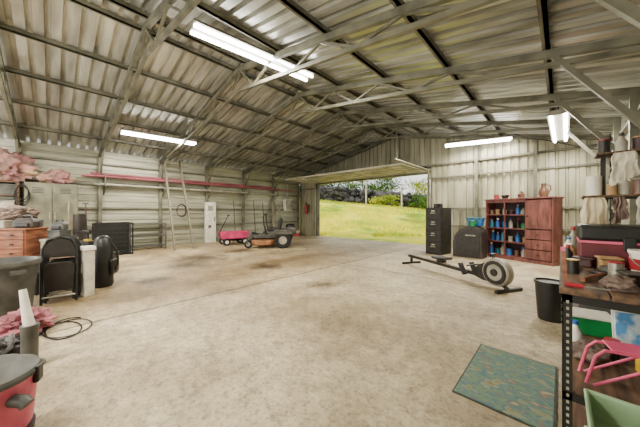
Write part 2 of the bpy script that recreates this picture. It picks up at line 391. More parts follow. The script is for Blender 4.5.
# low metal rack between crate and ladder
t = T('metal_rack', 'low grey metal rack with slatted shelves right of the black wire crate', 'rack', (-10.1, 2.2, 0))
for x in (-.25, .25):
    for y in (-.5, .5): MB().bar((x,y,0),(x,y,.88),.045,.045).build('post', 'grey', t)
for z in (.12, .48, .86):
    m = MB()
    for x in (-.25, -.125, 0, .125, .25): m.bar((x,-.52,z),(x,.52,z),.035,.03)
    for y in (-.5, .5): m.bar((-.25,y,z),(.25,y,z),.03,.03)
    m.build('slatted_shelf', 'grey', t)
def leaner(name, label, y, z0_, z1_, head):
    t = T(name, label, 'tool', (XL+.4, y, 0), 0)
    MB().tube([(0,0,z0_),(-.25,.03,z1_)], .018, 8).build('handle', 'wood', t, True)
    if head == 'rake':
        m = MB(); m.bar((0,-.2,z0_),(0,.2,z0_),.03,.03)
        for k in range(9): m.bar((0,-.19+k*.0475,z0_),(.05,-.19+k*.0475,z0_-.09),.012,.012)
        m.build('rake_head', 'dark', t)
    else:
        MB().prism([(-.1,z0_+.02),(.1,z0_+.02),(.11,z0_-.18),(0,z0_-.3),(-.11,z0_-.18)], 'yz', -.01, .01).build('blade', 'dark', t)
leaner('rake', 'rake with wooden handle leaning on the left wall behind the mower', 6.5, .1, 1.8, 'rake')
leaner('spade', 'spade with dark blade leaning on the left wall right of the rake', 7.0, .31, 1.7, 'spade')
leaner('rake', 'rake with wooden handle leaning on the left wall between cabinet and mower', 5.5, .1, 1.75, 'rake')
t = T('wagon', 'small magenta pink garden wagon by the left wall', 'wagon', (-9.2, 4.85, 0), R_(-100))
m = MB(); m.prism([(-.46,.26),(.46,.26),(.52,.5),(-.52,.5)], 'xz', -.26, -.23); m.prism([(-.46,.26),(.46,.26),(.52,.5),(-.52,.5)], 'xz', .23, .26)
m.obox((.49,0,.38),(.03,.5,.25),(0,R_(12),0)); m.obox((-.49,0,.38),(.03,.5,.25),(0,R_(-12),0)); m.box(-.46,.46,-.25,.25,.24,.27)
m.build('tray', 'magenta', t, bevel=.01)
MB().box(-.42,.42,-.04,.04,.15,.24).build('chassis', 'dark', t)
for x in (-.34, .34):
    MB().tube([(x,-.25,.13),(x,.25,.13)], .015, 6).build('axle', 'dark', t)
    for y in (-.27, .27):
        w = MB().lathe([(0,-.035),(.085,-.035),(.13,-.03),(.13,.03),(.085,.035),(0,.035)], (x,y,.13), 20, 'y').build('wheel', 'rubber', t, True)
        MB().lathe([(0,-.04),(.065,-.04),(.065,.04),(0,.04)], (x,y,.13), 14, 'y').build('hub', 'white', w, True)
m = MB().tube([(.46,0,.22),(.56,0,.42),(.2,0,1.12)], .018, 8); m.build('handle', 'dark', t, True)
MB().tube([(.2,-.12,1.12),(.2,.12,1.12)], .022, 8).build('grip', 'black', t, True)

# ------------------------------------------------------------------ riding mower
t = T('riding_mower', 'grey zero-turn riding mower with tan orange deck parked near the left wall', 'mower', (-7.65, 5.5, 0), R_(-132))
MB().prism([(-.78,.32),(.55,.32),(.74,.36),(.74,.43),(.2,.47),(-.78,.5)], 'xz', -.27, .27).build('chassis', 'mower', t, bevel=.015)
MB().prism([(.62,-.45),(.3,-.62),(-.05,-.62),(-.15,-.4),(-.15,.4),(-.05,.62),(.3,.62),(.62,.45)], 'xy', .12, .28).build('deck', 'orange', t, bevel=.03)
MB().obox((.25,-.72,.17),(.35,.25,.1),(R_(-20),0,0)).build('discharge_chute', 'black', t, bevel=.01)
for y in (-.47, .47):
    w = MB().lathe([(0,-.11),(.16,-.11),(.25,-.12),(.28,-.09),(.28,.09),(.25,.12),(.16,.11),(0,.11)], (-.45,y,.28), 28, 'y').build('rear_wheel', 'rubber', t, True)
    MB().lathe([(0,-.115),(.14,-.115),(.14,.115),(0,.115)], (-.45,y,.28), 18, 'y').build('hub', 'tangrey', w, True)
    MB().prism([(-.78,.54),(-.66,.64),(-.2,.64),(-.03,.54),(-.03,.47),(-.78,.48)], 'xz', y-.13, y+.13).build('fender', 'mower', t, bevel=.02)
    w = MB().lathe([(0,-.05),(.1,-.05),(.14,-.04),(.14,.04),(.1,.05),(0,.05)], (.74,y*.85,.14), 22, 'y').build('caster_wheel', 'rubber', t, True)
    MB().lathe([(0,-.055),(.07,-.055),(.07,.055),(0,.055)], (.74,y*.85,.14), 14, 'y').build('hub', 'lgrey', w, True)
    m = MB(); m.bar((.62,y*.85,.37),(.8,y*.85,.37),.06,.05); m.bar((.76,y*.85-.07,.14),(.78,y*.85-.07,.37),.02,.04); m.bar((.76,y*.85+.07,.14),(.78,y*.85+.07,.37),.02,.04); m.bar((.62,y*.4,.39),(.64,y*.9,.39),.06,.05)
    m.build('caster_fork', 'mower', t)
    m = MB().tube([(.12,y*.75,.46),(.22,y*.75,.8),(.24,y*.72,1.1),(.2,y*.3,1.18),(.2,y*.12,1.18)], .024, 8).build('control_lever', 'black', t, True)
MB().prism([(-.32,.56),(.12,.58),(.16,.64),(.1,.69),(-.3,.67)], 'xz', -.24, .24).build('seat', 'black', t, bevel=.03)
MB().prism([(-.32,.6),(-.22,.62),(-.28,1.0),(-.34,1.04),(-.42,.98)], 'xz', -.23, .23).build('seat_back', 'black', t, bevel=.03)
MB().box(-.28,.08,-.2,.2,.46,.57).build('seat_base', 'mower', t)
e = MB().box(-.9,-.48,-.22,.22,.46,.7).build('engine', 'mower', t, bevel=.03)
MB().lathe([(0,.0),(.18,.0),(.18,.08),(.12,.12),(0,.12)], (-.7,0,.7), 20).build('engine_fan_cover', 'black', e, True)
MB().tube([(-.9,.12,.52),(-.98,.12,.52),(-.98,-.12,.52),(-.9,-.12,.52)], .045, 10).build('muffler', 'chrome', e, True)
MB().obox((.55,0,.47),(.3,.4,.03),(0,R_(-14),0)).build('foot_plate', 'rubber', t)

# ------------------------------------------------------------------ far left corner
t = T('fire_extinguisher', 'red fire extinguisher hanging in the corner left of the garage opening', 'fire extinguisher', (-9.95, 9.42, 1.15))
MB().lathe([(0,0),(.075,0),(.085,.03),(.085,.4),(.05,.48),(.025,.5),(0,.5)], n=20).build('cylinder', 'red', t, True)
m = MB(); m.box(-.02,.02,-.03,.03,.5,.57); m.box(-.02,.02,-.12,.03,.57,.6); m.build('valve', 'black', t)
MB().tube([(.02,0,.55),(.11,-.02,.5),(.11,-.02,.2)], .012, 6).build('hose', 'black', t, True)
MB().box(-.05,.05,.08,.2,.1,.5).build('bracket', 'steel', t)
t = T('breaker_box', 'grey white electrical box on the left wall near the corner', 'electrical box', (XL+.02, 8.6, 1.3))
MB().box(0,.22,-.22,.22,0,.6).build('box', 'white', t, bevel=.01); dd = MB().box(.22,.235,-.2,.2,.02,.58).build('door', 'lgrey', t, bevel=.004)
MB().box(.235,.25,.12,.16,.27,.33).build('latch', 'dark', dd)
MB().tube([(.12,0,.6),(.12,0,1.4)], .02, 8).build('conduit', 'lgrey', t)
t = T('gas_can', 'red fuel can on the floor in the corner by the garage opening', 'fuel can', (-10.2, 8.9, 0), R_(40))
MB().prism([(-.17,0),(.17,0),(.17,.25),(.1,.33),(-.1,.33),(-.17,.27)], 'xz', -.1, .1).build('body', 'red', t, bevel=.02)
MB().tube([(-.1,0,.33),(-.06,0,.4),(.06,0,.4),(.1,0,.33)], .016, 8).build('handle', 'red', t, True)
MB().tube([(.14,0,.29),(.22,0,.42)], .02, 8).build('spout', 'yellow', t, True)
for k, (y, h, tilt, w) in enumerate(((7.55,1.75,.3,.14),(7.95,1.65,.36,.1))):
    m = MB().bar((XL+.1+tilt, y, 0), (XL+.12, y+.1, h), w, .03)
    tag(m.build('wooden_plank', 'oldwood'), ['wider','narrower'][k]+' pale plank leaning on the left wall past the mower', 'plank', 'planks leaning on the left wall')

# ------------------------------------------------------------------ near left clutter
def carton(label, loc, rz, sz, mat, cat='box', lid=None, group=None):
    t = T('storage_box', label, cat, loc, rz, group); x,y,z = sz
    MB().box(-x/2,x/2,-y/2,y/2,0,z*.85).build('body', mat, t, bevel=.008); MB().box(-x/2-.01,x/2+.01,-y/2-.01,y/2+.01,z*.85,z).build('lid', lid or mat, t, bevel=.006); return t
def jug(label, loc, mat, cap, h=.3, r=.1):
    t = T('jug', label, 'jug', loc, random.uniform(0,3))
    MB().lathe([(0,0),(r*.95,0),(r,.02),(r,h*.65),(r*.4,h*.85),(r*.35,h*.92),(0,h*.92)], n=18).build('body', mat, t, True)
    MB().lathe([(0,h*.91),(r*.4,h*.91),(r*.4,h),(0,h)], n=14).build('cap', cap, t, True)
    MB().tube([(r*.4,0,h*.82),(r*.95,0,h*.8),(r*.98,0,h*.55)], .012, 6).build('handle', mat, t, True)
def toolbag(label, loc, rz, sx, sy, sz, mat, hm='black'):
    t = T('tool_bag', label, 'bag', loc, rz)
    MB().prism([(-sx/2,0),(sx/2,0),(sx*.48,sz*.6),(sx*.36,sz),(-sx*.36,sz),(-sx*.48,sz*.6)], 'xz', -sy/2, sy/2).build('body', mat, t, bevel=.025)
    MB().tube([(-sx*.25,0,sz*.97),(-sx*.18,0,sz*1.25),(sx*.18,0,sz*1.25),(sx*.25,0,sz*.97)], .014, 8).build('handle', hm, t, True)
    MB().box(-sx*.3,sx*.3,-sy/2-.03,-sy/2,sz*.12,sz*.5).build('pocket', 'dark', t, bevel=.012)
t = T('steel_cabinet', 'olive grey steel cabinet against the left wall', 'cabinet', (-10.2, .02, 0))
MB().box(-.3,.3,-.5,.5,.08,2.02).build('body', 'olive', t, bevel=.01)
for s in (-1, 1):
    dd = MB().box(.3,.325,min(s*.006,s*.485),max(s*.006,s*.485),.12,1.98).build('door', 'olive', t, bevel=.008)
    MB().box(.325,.345,min(s*.04,s*.06),max(s*.04,s*.06),1.05,1.25).build('handle', 'chrome', dd)
    for k in range(4): MB().box(.325,.33,min(s*.15,s*.36),max(s*.15,s*.36),1.75+k*.04,1.765+k*.04).build('vent_slot', 'black', dd)
MB().box(-.28,.28,-.48,.48,0,.08).build('plinth', 'dark', t)
t = T('storage_shelf', 'tall wooden storage shelf left of the olive cabinet', 'shelf', (-10.2, -.98, 0))
for x in (-.28,.28):
    for y in (-.4,.4): MB().box(x-.03,x+.03,y-.03,y+.03,0,2.02).build('post', 'wood', t)
for z in (.3,.8,1.25,1.65,1.99): MB().box(-.3,.3,-.42,.42,z,z+.03).build('shelf_board', 'wood', t)
carton('grey box on the upper storage shelf', (-10.1,-.78,1.681), .1, (.35,.34,.26), 'grey')
carton('off-white box on the storage shelf at eye level', (-10.1,-.78,1.281), -.1, (.35,.32,.25), 'bag', lid='lgrey')
carton('maroon box on the storage shelf under the off-white one', (-10.1,-.78,.831), .1, (.36,.34,.28), 'hutchin')
m = MB(); m.lump((.05,-.05,.32),(.3,.42,.4),5,.6,1.8,3,-.31); o = m.build('tarp_heap', 'tarp', None, True, angle=80); o.location = (-10.2,-.76,2.03); tag(o, 'tall crumpled tan, grey and mauve tarpaulin heaped above the storage shelf', 'tarpaulin')
m = MB(); m.lump((.03,.0,.17),(.27,.32,.19),5,.45,1.7,5,-.165); o = m.build('blanket', 'tarp', None, True, angle=80); o.location = (-10.2,.1,2.03); tag(o, 'low bunched tan, grey and mauve blanket on the olive cabinet', 'blanket')
m = MB()
for k in range(3): m.tube([(-9.8+.012*k, -.5+.1*math.sin(a)*(1+.15*k), 1.75+.2*math.cos(a)*(1+.1*k)-.05*k) for a in [j*2*PI/18 for j in range(19)]], .011, 6)
tag(m.build('cable_coil', 'black', None, True), 'black cable coil hanging between storage shelf and olive cabinet', 'cable')
t = T('broom', 'broom leaning on the olive cabinet with pale handle', 'broom', (-9.6, .3, 0)); MB().tube([(0,0,.12),(-.22,.03,1.55)], .014, 8).build('handle', 'oldwood', t, True); MB().prism([(-.16,0),(.16,0),(.1,.14),(-.1,.14)], 'yz', -.03, .03).build('bristles', 'tan', t)
t = T('shovel', 'shovel with dark blade leaning beside the olive cabinet', 'shovel', (-9.75, .7, 0)); MB().tube([(0,0,.28),(-.5,-.0,1.5)], .016, 8).build('handle', 'wood', t, True); MB().prism([(-.1,.3),(.1,.3),(.11,.12),(.0,.0),(-.11,.12)], 'yz', -.012, .012).build('blade', 'dark', t); MB().tube([(-.5,-.07,1.5),(-.5,.07,1.5)], .016, 8).build('grip', 'black', t, True)
t = T('carpet_roll', 'rolled dark brown carpet standing upright behind the low table', 'carpet', (-7.45, .42, 0)); m = MB(); m.lathe([(.02,0),(.11,0),(.115,.6),(.11,1.2),(.06,1.2),(.055,1.1),(.02,1.1)], n=20); m.build('roll', 'hood', t, True); MB().lathe([(.114,.8),(.119,.8),(.119,.84),(.114,.84),(.114,.8)], n=20).build('tie', 'black', t)
for k in range(3):
    t = T('plastic_crate', 'grey plastic crate, %s of the stack behind the wooden drawer chest' % ['lowest','middle','topmost'][k], 'crate', (-7.5,-.45,.37*k), R_(55+3*k), 'stacked grey crates')
    m = MB(); m.prism([(-.27,0),(.27,0),(.29,.36),(-.29,.36)], 'xz', -.2, .2); m.build('body', ['grey','lgrey','grey'][k], t, bevel=.01); MB().box(-.1,.1,-.215,-.2,.22,.28).build('hand_slot', 'black', t)
m = MB(); m.lump((0,0,.1),(.25,.26,.13),5,.45,1.7,71,-.098); o = m.build('jacket', 'tarp2', None, True, angle=80); o.location = (-7.5,-.45,1.113); tag(o, 'bunched grey brown jacket on the topmost grey crate', 'jacket')
t = T('low_table', 'low worn wooden table holding a drawer chest behind the grey bin', 'table', (-6.35, .0, 0), R_(58))
MB().box(-.75,.75,-.3,.3,.46,.5).build('tabletop', 'wood', t, bevel=.005)
for x in (-.68,.68):
    for y in (-.24,.24): MB().box(x-.04,x+.04,y-.04,y+.04,0,.46).build('leg', 'wood', t)
MB().box(-.68,.68,-.2,.2,.14,.17).build('shelf', 'wood', t)
t = T('drawer_chest', 'orange brown wooden drawer chest on the low table', 'drawer chest', (-6.6, -.43, .501), R_(58))
MB().box(-.31,.31,-.22,.24,0,.46).build('body', 'crate', t, bevel=.006); MB().box(-.33,.33,-.25,.25,.46,.485).build('top', 'crate', t, bevel=.006)
for k in range(3):
    dd = MB().box(-.29,.29,-.24,-.22,.02+.147*k,.155+.147*k).build('drawer', 'crate', t, bevel=.005)
    for x in (-.15,.15): MB().lathe([(0,-.03),(.018,-.03),(.012,0),(0,0)], (x,-.24,.088+.147*k), 12, 'y').build('knob', 'dark', dd, True)
carton('off-white box with grey lid on the low table next to the drawer chest', (-6.28,.1,.5), R_(58), (.34,.3,.3), 'bag', lid='lgrey')
carton('small dark box at the right end of the low table', (-6.08,.42,.5), R_(50), (.28,.26,.24), 'dark')
carton('light grey box on top of the drawer chest', (-6.7,-.58,.987), R_(62), (.22,.2,.12), 'lgrey')
toolbag('dark bag resting on the drawer chest', (-6.5,-.28,.987), R_(60), .28, .18, .16, 'hood')
carton('small grey box on the off-white box', (-6.28,.1,.8), R_(40), (.22,.2,.14), 'grey')
t = T('power_drill', 'small dark power drill on the dark box of the low table', 'drill', (-6.08,.42,.741), R_(120)); MB().lathe([(0,-.1),(.03,-.1),(.035,.06),(.02,.1),(.008,.14),(0,.14)], (0,0,.16), 14, 'y').build('motor', 'dark', t, True); MB().bar((0,-.04,.02),(0,-.03,.14),.035,.03).build('grip', 'black', t); MB().box(-.035,.035,-.09,.01,0,.035).build('battery', 'yellow', t, bevel=.005)
toolbag('black tool bag on the floor in front of the low table', (-5.9,-.26,0), R_(60), .42, .24, .32, 'black')
toolbag('grey fabric tool bag standing on the small grey box', (-6.28,.1,.941), R_(55), .2, .14, .14, 'grey')
carton('dark grey crate on the floor behind the tall black bag', (-6.95,.72,0), R_(48), (.46,.36,.4), 'grey', lid='dark')
toolbag('black bag lying on the dark grey crate', (-6.95,.72,.402), R_(70), .36, .24, .22, 'black')
jug('off-white plastic jug on the floor between the wire crate and the dark grey crate', (-7.9,1.0,0), 'bag', 'blue')
jug('dark plastic jug on the floor in front of the olive cabinet', (-8.6,.4,0), 'dark', 'red', .36, .12)
t = T('black_case', 'tall black fabric bag standing right of the off-white bin', 'bag', (-5.62, .6, 0), R_(60))
MB().lathe([(0,0),(.13,0),(.145,.05),(.14,.64),(.11,.8),(.06,.85),(0,.86)], n=18).build('body', 'black', t, True)
MB().tube([(.14,0,.7),(.21,0,.56),(.21,0,.35),(.15,0,.2)], .015, 6).build('strap', 'dark', t, True)
MB().box(.12,.18,-.09,.09,.2,.45).build('pocket', 'dark', t, bevel=.02)
t = T('plastic_bin', 'tall narrow off-white plastic bin beside the folded black chairs', 'bin', (-5.15, .38, 0), R_(10))
MB().prism([(-.07,0),(.07,0),(.08,.68),(-.08,.68)], 'xz', -.06, .06).build('body', 'bag', t, bevel=.01); MB().box(-.09,.09,-.072,.072,.68,.74).build('rim', 'white', t, bevel=.01)
for k in range(4):
    t = T('folding_chair', 'black folding chair stored folded upright, %s of the row from the front' % ORD[k], 'chair', (-5.08-.13*k, .08+.02*k, 0), R_(-6+2*k), 'folded black chairs')
    MB().tube([(.05,-.17,0),(.0,-.175,.5),(-.03,-.17,.74),(-.04,-.12,.86),(-.04,0,.9),(-.04,.12,.86),(-.03,.17,.74),(.0,.175,.5),(.05,.17,0)], .016, 8).build('back_frame', 'black', t, True)
    MB().prism([(-.155,.62),(.155,.62),(.155,.75),(.1,.84),(0,.87),(-.1,.84),(-.155,.75)], 'yz', -.04, -.02).build('backrest', 'dark', t)
    MB().prism([(-.14,.16),(.14,.16),(.155,.5),(.12,.56),(-.12,.56),(-.155,.5)], 'yz', .02, .045).build('seat', 'dark', t, bevel=.008)
    for y in (-.14,.14): MB().tube([(-.035,y,0),(.01,y,.5)], .014, 8).build('leg', 'black', t, True)
    MB().tube([(.045,-.17,.09),(.045,.17,.09)], .011, 6).build('stretcher', 'lgrey', t, True)
t = T('trash_can', 'large grey round bin with rolled rim at the left edge', 'bin', (-4.85, -.42, 0))
MB().lathe([(0,0),(.24,0),(.255,.03),(.31,.6),(.335,.61),(.345,.64),(.335,.67),(.315,.67),(.3,.62),(.235,.04),(0,.04)], n=36).build('body', 'grey', t, True)
for a in (.5, .5+PI): MB().obox((.325*math.cos(a),.325*math.sin(a),.55),(.05,.12,.05),(0,0,a)).build('handle', 'grey', t)
m = MB(); m.lump((0,0,.08),(.24,.2,.11),5,.5,2,11,-.08); m.lump((.05,.02,.18),(.13,.1,.09),4,.5,2,13)
o = m.build('cloth_bag', 'fadepink', None, True, angle=80); o.location = (-4.05,-.2,0); tag(o, 'crumpled faded pink cloth bag lying on the floor before the grey bin', 'bag')
m = MB(); m.lump((0,0,.06),(.16,.12,.08),4,.5,2,21,-.06); o = m.build('rag', 'dark', None, True, angle=80); o.location=(-3.55,-.3,0); tag(o, 'dark rag on the floor beside the faded pink cloth bag', 'rag')
pts = []
for j in range(70):
    a = j/70*2*PI*2.4; k = 1+.12*math.sin(a*1.7)-.1*j/70
    pts.append((-3.85+.3*k*math.cos(a+2.6)+.0006*j, .1+.17*k*math.sin(a+2.6)+.05*math.cos(a*.6), .008+.006*(j/70)))
pts += [(-3.6,-.12,.01),(-3.45,-.2,.01)]
tag(MB().tube(pts, .0065, 6).build('floor_cable', 'black', None, True), 'thin dark cord loosely looped on the floor near the faded pink bag', 'cord')
t = T('standing_pipe', 'grey upright pipe with white tapered top beside the pink vacuum', 'pipe', (-3.12, -.12, 0), 0)
MB().lathe([(0,0),(.09,0),(.09,.02),(.05,.03),(.05,.3),(.056,.3),(.056,.34),(.03,.34),(0,.34)], n=20).build('base_pipe', 'grey', t, True)
MB().tube([(0,0,.32),(-.03,-.02,.45),(-.06,-.04,.62)], [.036,.03,.022], 12).build('wand', 'white', t, True)
# shop vacuum
t = T('shop_vacuum', 'faded pink drum vacuum with grey lid at bottom left corner', 'vacuum', (-2.2, -.245, 0), R_(20))
MB().lathe([(0,.06),(.16,.06),(.175,.09),(.195,.34),(.2,.36),(0,.36)], n=36).build('drum', 'pink', t, True)
MB().lathe([(0,.36),(.205,.36),(.21,.38),(.2,.395),(.16,.405),(.14,.43),(.1,.44),(0,.445)], n=36).build('lid', 'grey', t, True)
for a in (.9, .9+PI): MB().obox((.205*math.cos(a),.205*math.sin(a),.35),(.025,.06,.09),(0,0,a)).build('latch', 'dark', t, bevel=.008)
MB().tube([(-.1,0,.42),(-.08,0,.48),(.08,0,.48),(.1,0,.42)], .014, 8).build('handle', 'dark', t, True)
MB().tube([(.18,.05,.28),(.23,.07,.28),(.25,.08,.26)], .03, 12).build('port', 'grey', t, True)
for a in range(4):
    x, y = .17*math.cos(a*PI/2+.4), .17*math.sin(a*PI/2+.4); MB().lathe([(0,-.012),(.03,-.012),(.03,.012),(0,.012)], (x,y,.03), 14, 'y').build('caster', 'black', t, True)
MB().lathe([(.0,.03),(.18,.03),(.185,.07),(0,.07)], n=28).build('caster_base', 'black', t, True)

# ------------------------------------------------------------------ right side far
t = T('filing_cabinet', 'black four-drawer metal filing cabinet right of the garage opening', 'filing cabinet', (-2.75,7.75,0), R_(-8))
MB().box(-.24,.24,0,.62,0,1.38).build('body', 'dark', t, bevel=.006)
for k in range(4):
    z = .05+k*.33; dd = MB().box(-.225,.225,-.022,0,z,z+.31).build('drawer', 'dark', t, bevel=.005)
    MB().box(-.07,.07,-.04,-.022,z+.17,z+.19).build('handle', 'chrome', dd); MB().box(-.05,.05,-.026,-.022,z+.22,z+.26).build('label_holder', 'chrome', dd)
t = T('radio', 'small black radio on top of the filing cabinet', 'radio', (-2.7,8.0,1.381), R_(-15))
MB().box(-.12,.12,-.05,.05,0,.12).build('body', 'black', t, bevel=.01); MB().lathe([(0,-.01),(.04,-.01),(.04,.0),(0,.0)], (-.05,-.05,.06), 16, 'y').build('speaker', 'grey', t); MB().tube([(.1,.03,.12),(.14,.03,.3)], .004, 5).build('antenna', 'chrome', t)
t = T('curved_bin', 'blackish brown bin with curved shoulder between filing cabinet and wooden hutch', 'bin', (-1.9,7.85,0), R_(-5))
arc = [(-.36,0),(.36,0),(.36,.7)] + [(.12+.24*math.sin(a), .62+.24*math.cos(a)) for a in [PI/2*k/8 for k in range(7,-1,-1)]] + [(.12-.48*math.sin(a), .36+.5*math.cos(a)) for a in [PI/2*k/10 for k in range(1,11)]]
MB().prism(arc, 'xz', 0, .5).build('body', 'hood', t, bevel=.015)
dd = MB().prism([(.02+.8*x, .05+.86*z) for x, z in arc], 'xz', -.02, 0).build('front_panel', 'dark', t, bevel=.01)
MB().box(-.02,.22,-.045,-.02,.6,.63).build('handle', 'lgrey', dd)
t = T('plastic_tub', 'teal blue plastic tub resting on the blackish curved bin', 'tub', (-1.76,8.2,.861), R_(-5))
MB().prism([(-.16,0),(.16,0),(.2,.2),(-.2,.2)], 'xz', -.12, .12).build('body', 'blue', t, bevel=.015); MB().box(-.22,.22,-.14,.14,.2,.23).build('rim', 'teal', t, bevel=.008)
t = T('watering_can', 'green plastic watering can on the blackish curved bin beside the blue tub', 'watering can', (-1.78,7.93,.861), R_(-10))
MB().lathe([(0,0),(.07,0),(.075,.02),(.065,.15),(.05,.16),(0,.16)], n=18).build('body', 'green', t, True); MB().tube([(.06,0,.04),(.13,0,.1),(.17,0,.17)], [.018,.012,.012], 8).build('spout', 'green', t, True); MB().tube([(-.05,0,.15),(-.1,0,.18),(-.12,0,.1),(-.07,0,.04)], .008, 6).build('handle', 'green', t, True)

# rowing machine: local x from flywheel end (0) to tail
a = math.atan2(6.1-5.0, -2.75+.72)
t = T('rowing_machine', 'low rowing machine with round grey flywheel housing on the floor before the hutch', 'rowing machine', (-.76,5.0,0), a)
MB().lathe([(0,-.08),(.17,-.08),(.22,-.06),(.235,0),(.22,.06),(.17,.08),(0,.08)], (.0,0,.27), 36, 'y').build('flywheel_housing', 'tangrey', t, True)
for s in (-1,1):
    MB().lathe([(.13,0),(.19,0),(.185,s*.012),(.135,s*.012),(.13,0)], (0,s*.078,.27), 28, 'y').build('flywheel_vent', 'dark', t, True)
    MB().lathe([(0,0),(.06,0),(.055,s*.02),(0,s*.022)], (0,s*.08,.27), 20, 'y').build('flywheel_hub', 'dark', t, True)
MB().prism([(-.05,.08),(.25,.09),(.48,.15),(.42,.26),(.2,.4),(.04,.49)], 'xz', -.055, .055).build('shroud', 'dark', t, bevel=.02)
MB().bar((.15,0,.15),(2.25,0,.18),.06,.06).build('rail', 'dark', t, bevel=.008)
MB().bar((.25,0,.19),(2.2,0,.22),.035,.02).build('rail_track', 'chrome', t)
MB().prism([(1.05,.27),(1.33,.28),(1.35,.33),(1.28,.315),(1.2,.31),(1.04,.33)], 'xz', -.15, .15).build('seat', 'black', t, bevel=.02)
MB().box(1.13,1.27,-.06,.06,.21,.28).build('seat_carriage', 'dark', t)
for s in (-1,1): MB().obox((.56,s*.13,.22),(.035,.1,.22),(0,R_(28),0)).build('footrest', 'black', t, bevel=.01)
MB().bar((.54,-.14,.16),(.54,.14,.16),.035,.035).build('footrest_axle', 'dark', t)
m = MB(); m.bar((-.18,-.28,.025),(-.18,.28,.025),.05,.05); m.bar((-.18,0,.025),(.0,0,.15),.05,.05); m.build('front_foot', 'black', t, bevel=.01)
m = MB(); m.bar((2.15,-.26,.025),(2.15,.26,.025),.05,.05); m.bar((2.15,0,.025),(2.15,0,.18),.05,.05); m.build('rear_foot', 'black', t, bevel=.01)
MB().tube([(.4,-.2,.31),(.43,0,.31),(.4,.2,.31)], .014, 8).build('handle', 'black', t, True)
MB().obox((.1,0,.53),(.03,.11,.07),(0,R_(-35),0)).build('monitor', 'black', t, bevel=.008); MB().tube([(.06,0,.46),(.1,0,.53)], .014, 8).build('monitor_arm', 'dark', t, True)

# hutch
HR = R_(-22); HO = Vector((-.86,8.22,0))
t = T('hutch', 'dull brown red wooden hutch with open shelves, cupboard door and drawers', 'hutch', HO, HR)
W = .77; D = .42; H = 1.6; xs = .2
for x, nm in ((-W,'side_panel'),(xs,'divider'),(W-.025,'side_panel')): MB().box(x, x+.025, 0, D, 0, H-.03).build(nm, 'hutch', t)
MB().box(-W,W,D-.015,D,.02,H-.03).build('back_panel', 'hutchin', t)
MB().box(-W-.03,W+.03,-.03,D+.01,H-.03,H+.01).build('top', 'hutch', t, bevel=.008)
MB().box(-W-.02,W+.02,-.02,D,0,.08).build('base', 'hutch', t, bevel=.006)
SH = [.08,.44,.8,1.16]
for z in SH: MB().box(-W+.025,xs,.015,D-.015,z,z+.025).build('shelf', 'hutch', t)
MB().box(-W+.025,xs,0,.02,H-.1,H-.03).build('face_rail', 'hutch', t)
MB().box(-.29,-.265,.0,.03,.1,H-.1).build('face_stile', 'hutch', t)
dd = MB().box(xs+.03,W-.03,-.022,0,.84,H-.06).build('door', 'hutch', t, bevel=.004)
MB().box(xs+.1,W-.1,-.03,-.022,.92,H-.14).build('door_panel', 'hutch', dd, bevel=.006)
MB().lathe([(0,-.03),(.015,-.03),(.012,0),(0,0)], (xs+.065,-.022,1.15), 12, 'y').build('knob', 'dark', dd, True)
for k in range(3):
    z = .1+k*.245; dd = MB().box(xs+.03,W-.03,-.022,0,z,z+.225).build('drawer', 'hutch', t, bevel=.005)
    MB().lathe([(0,-.03),(.018,-.03),(.012,0),(0,0)], ((xs+W)/2,-.022,z+.11), 12, 'y').build('knob', 'dark', dd, True)
def HP(x, y, z):
    c, s = math.cos(HR), math.sin(HR); return (HO.x+x*c-y*s, HO.y+x*s+y*c, z)
def bottle(label, loc, mat, cap, h, r, group, kind='bottle'):
    t = T(kind, label, 'bottle' if kind == 'bottle' else 'can', loc, 0, group)
    if kind == 'bottle':
        MB().lathe([(0,0),(r,0),(r,h*.55),(r*.45,h*.74),(r*.36,h*.86),(0,h*.86)], n=14).build('body', mat, t, True)
        MB().lathe([(0,h*.84),(r*.46,h*.84),(r*.46,h),(0,h)], n=12).build('cap', cap, t, True)
    else:
        MB().lathe([(0,0),(r,0),(r,h*.94),(0,h*.94)], n=14).build('body', mat, t, True)
        MB().lathe([(0,h*.93),(r*1.04,h*.93),(r*1.04,h),(0,h)], n=14).build('lid', cap, t, True)
    return t
nmz = ['bottom','lower middle','upper middle','top']
rows = {0: [('blue','white',.28,.055,'bottle'),('teal','dark',.16,.06,'can'),('lgrey','blue',.27,.05,'bottle'),('blue','dark',.18,.06,'can'),('brownjug','black',.14,.055,'can'),('lgrey','blue',.25,.055,'bottle')],
        1: [('blue','white',.28,.055,'bottle'),('blue','lgrey',.22,.055,'bottle'),('teal','black',.27,.05,'bottle'),('lgrey','dark',.15,.055,'can'),('blue','black',.26,.055,'bottle'),('tan','black',.14,.05,'can')],
        2: [('teal','lgrey',.22,.05,'bottle'),('blue','white',.27,.055,'bottle'),('blue','dark',.16,.06,'can'),('lgrey','blue',.24,.05,'bottle'),('dark','red',.26,.05,'bottle'),('green','black',.13,.055,'can')],
        3: [('brownjug','black',.13,.05,'can'),('tan','dark',.16,.055,'can'),('lgrey','red',.22,.05,'bottle'),('hutchin','tan',.12,.05,'can'),('blue','lgrey',.24,.05,'bottle'),('lgrey','green',.18,.05,'bottle')]}
cn = dict(blue='blue',teal='teal',lgrey='light grey',green='green',white='white',yellow='yellow',brownjug='brown',tan='tan',red='red',dark='dark',black='black',hutchin='maroon',grey='grey',chrome='silver',maroon='dark maroon')
for r, items in rows.items():
    for k, (mt, cp, h, rr, kd) in enumerate(items):
        x = -.68+k*.155+random.uniform(-.012,.012)
        bottle('%s %s with %s top on the hutch %s shelf, %s from the left' % (cn[mt], kd, cn[cp], nmz[r], ORD[k]), HP(x, .1+random.uniform(0,.12), SH[r]+.0255), mt, cp, h*random.uniform(.92,1.12), rr*random.uniform(.9,1.15), 'bottles and cans on the hutch %s shelf' % nmz[r], kd)
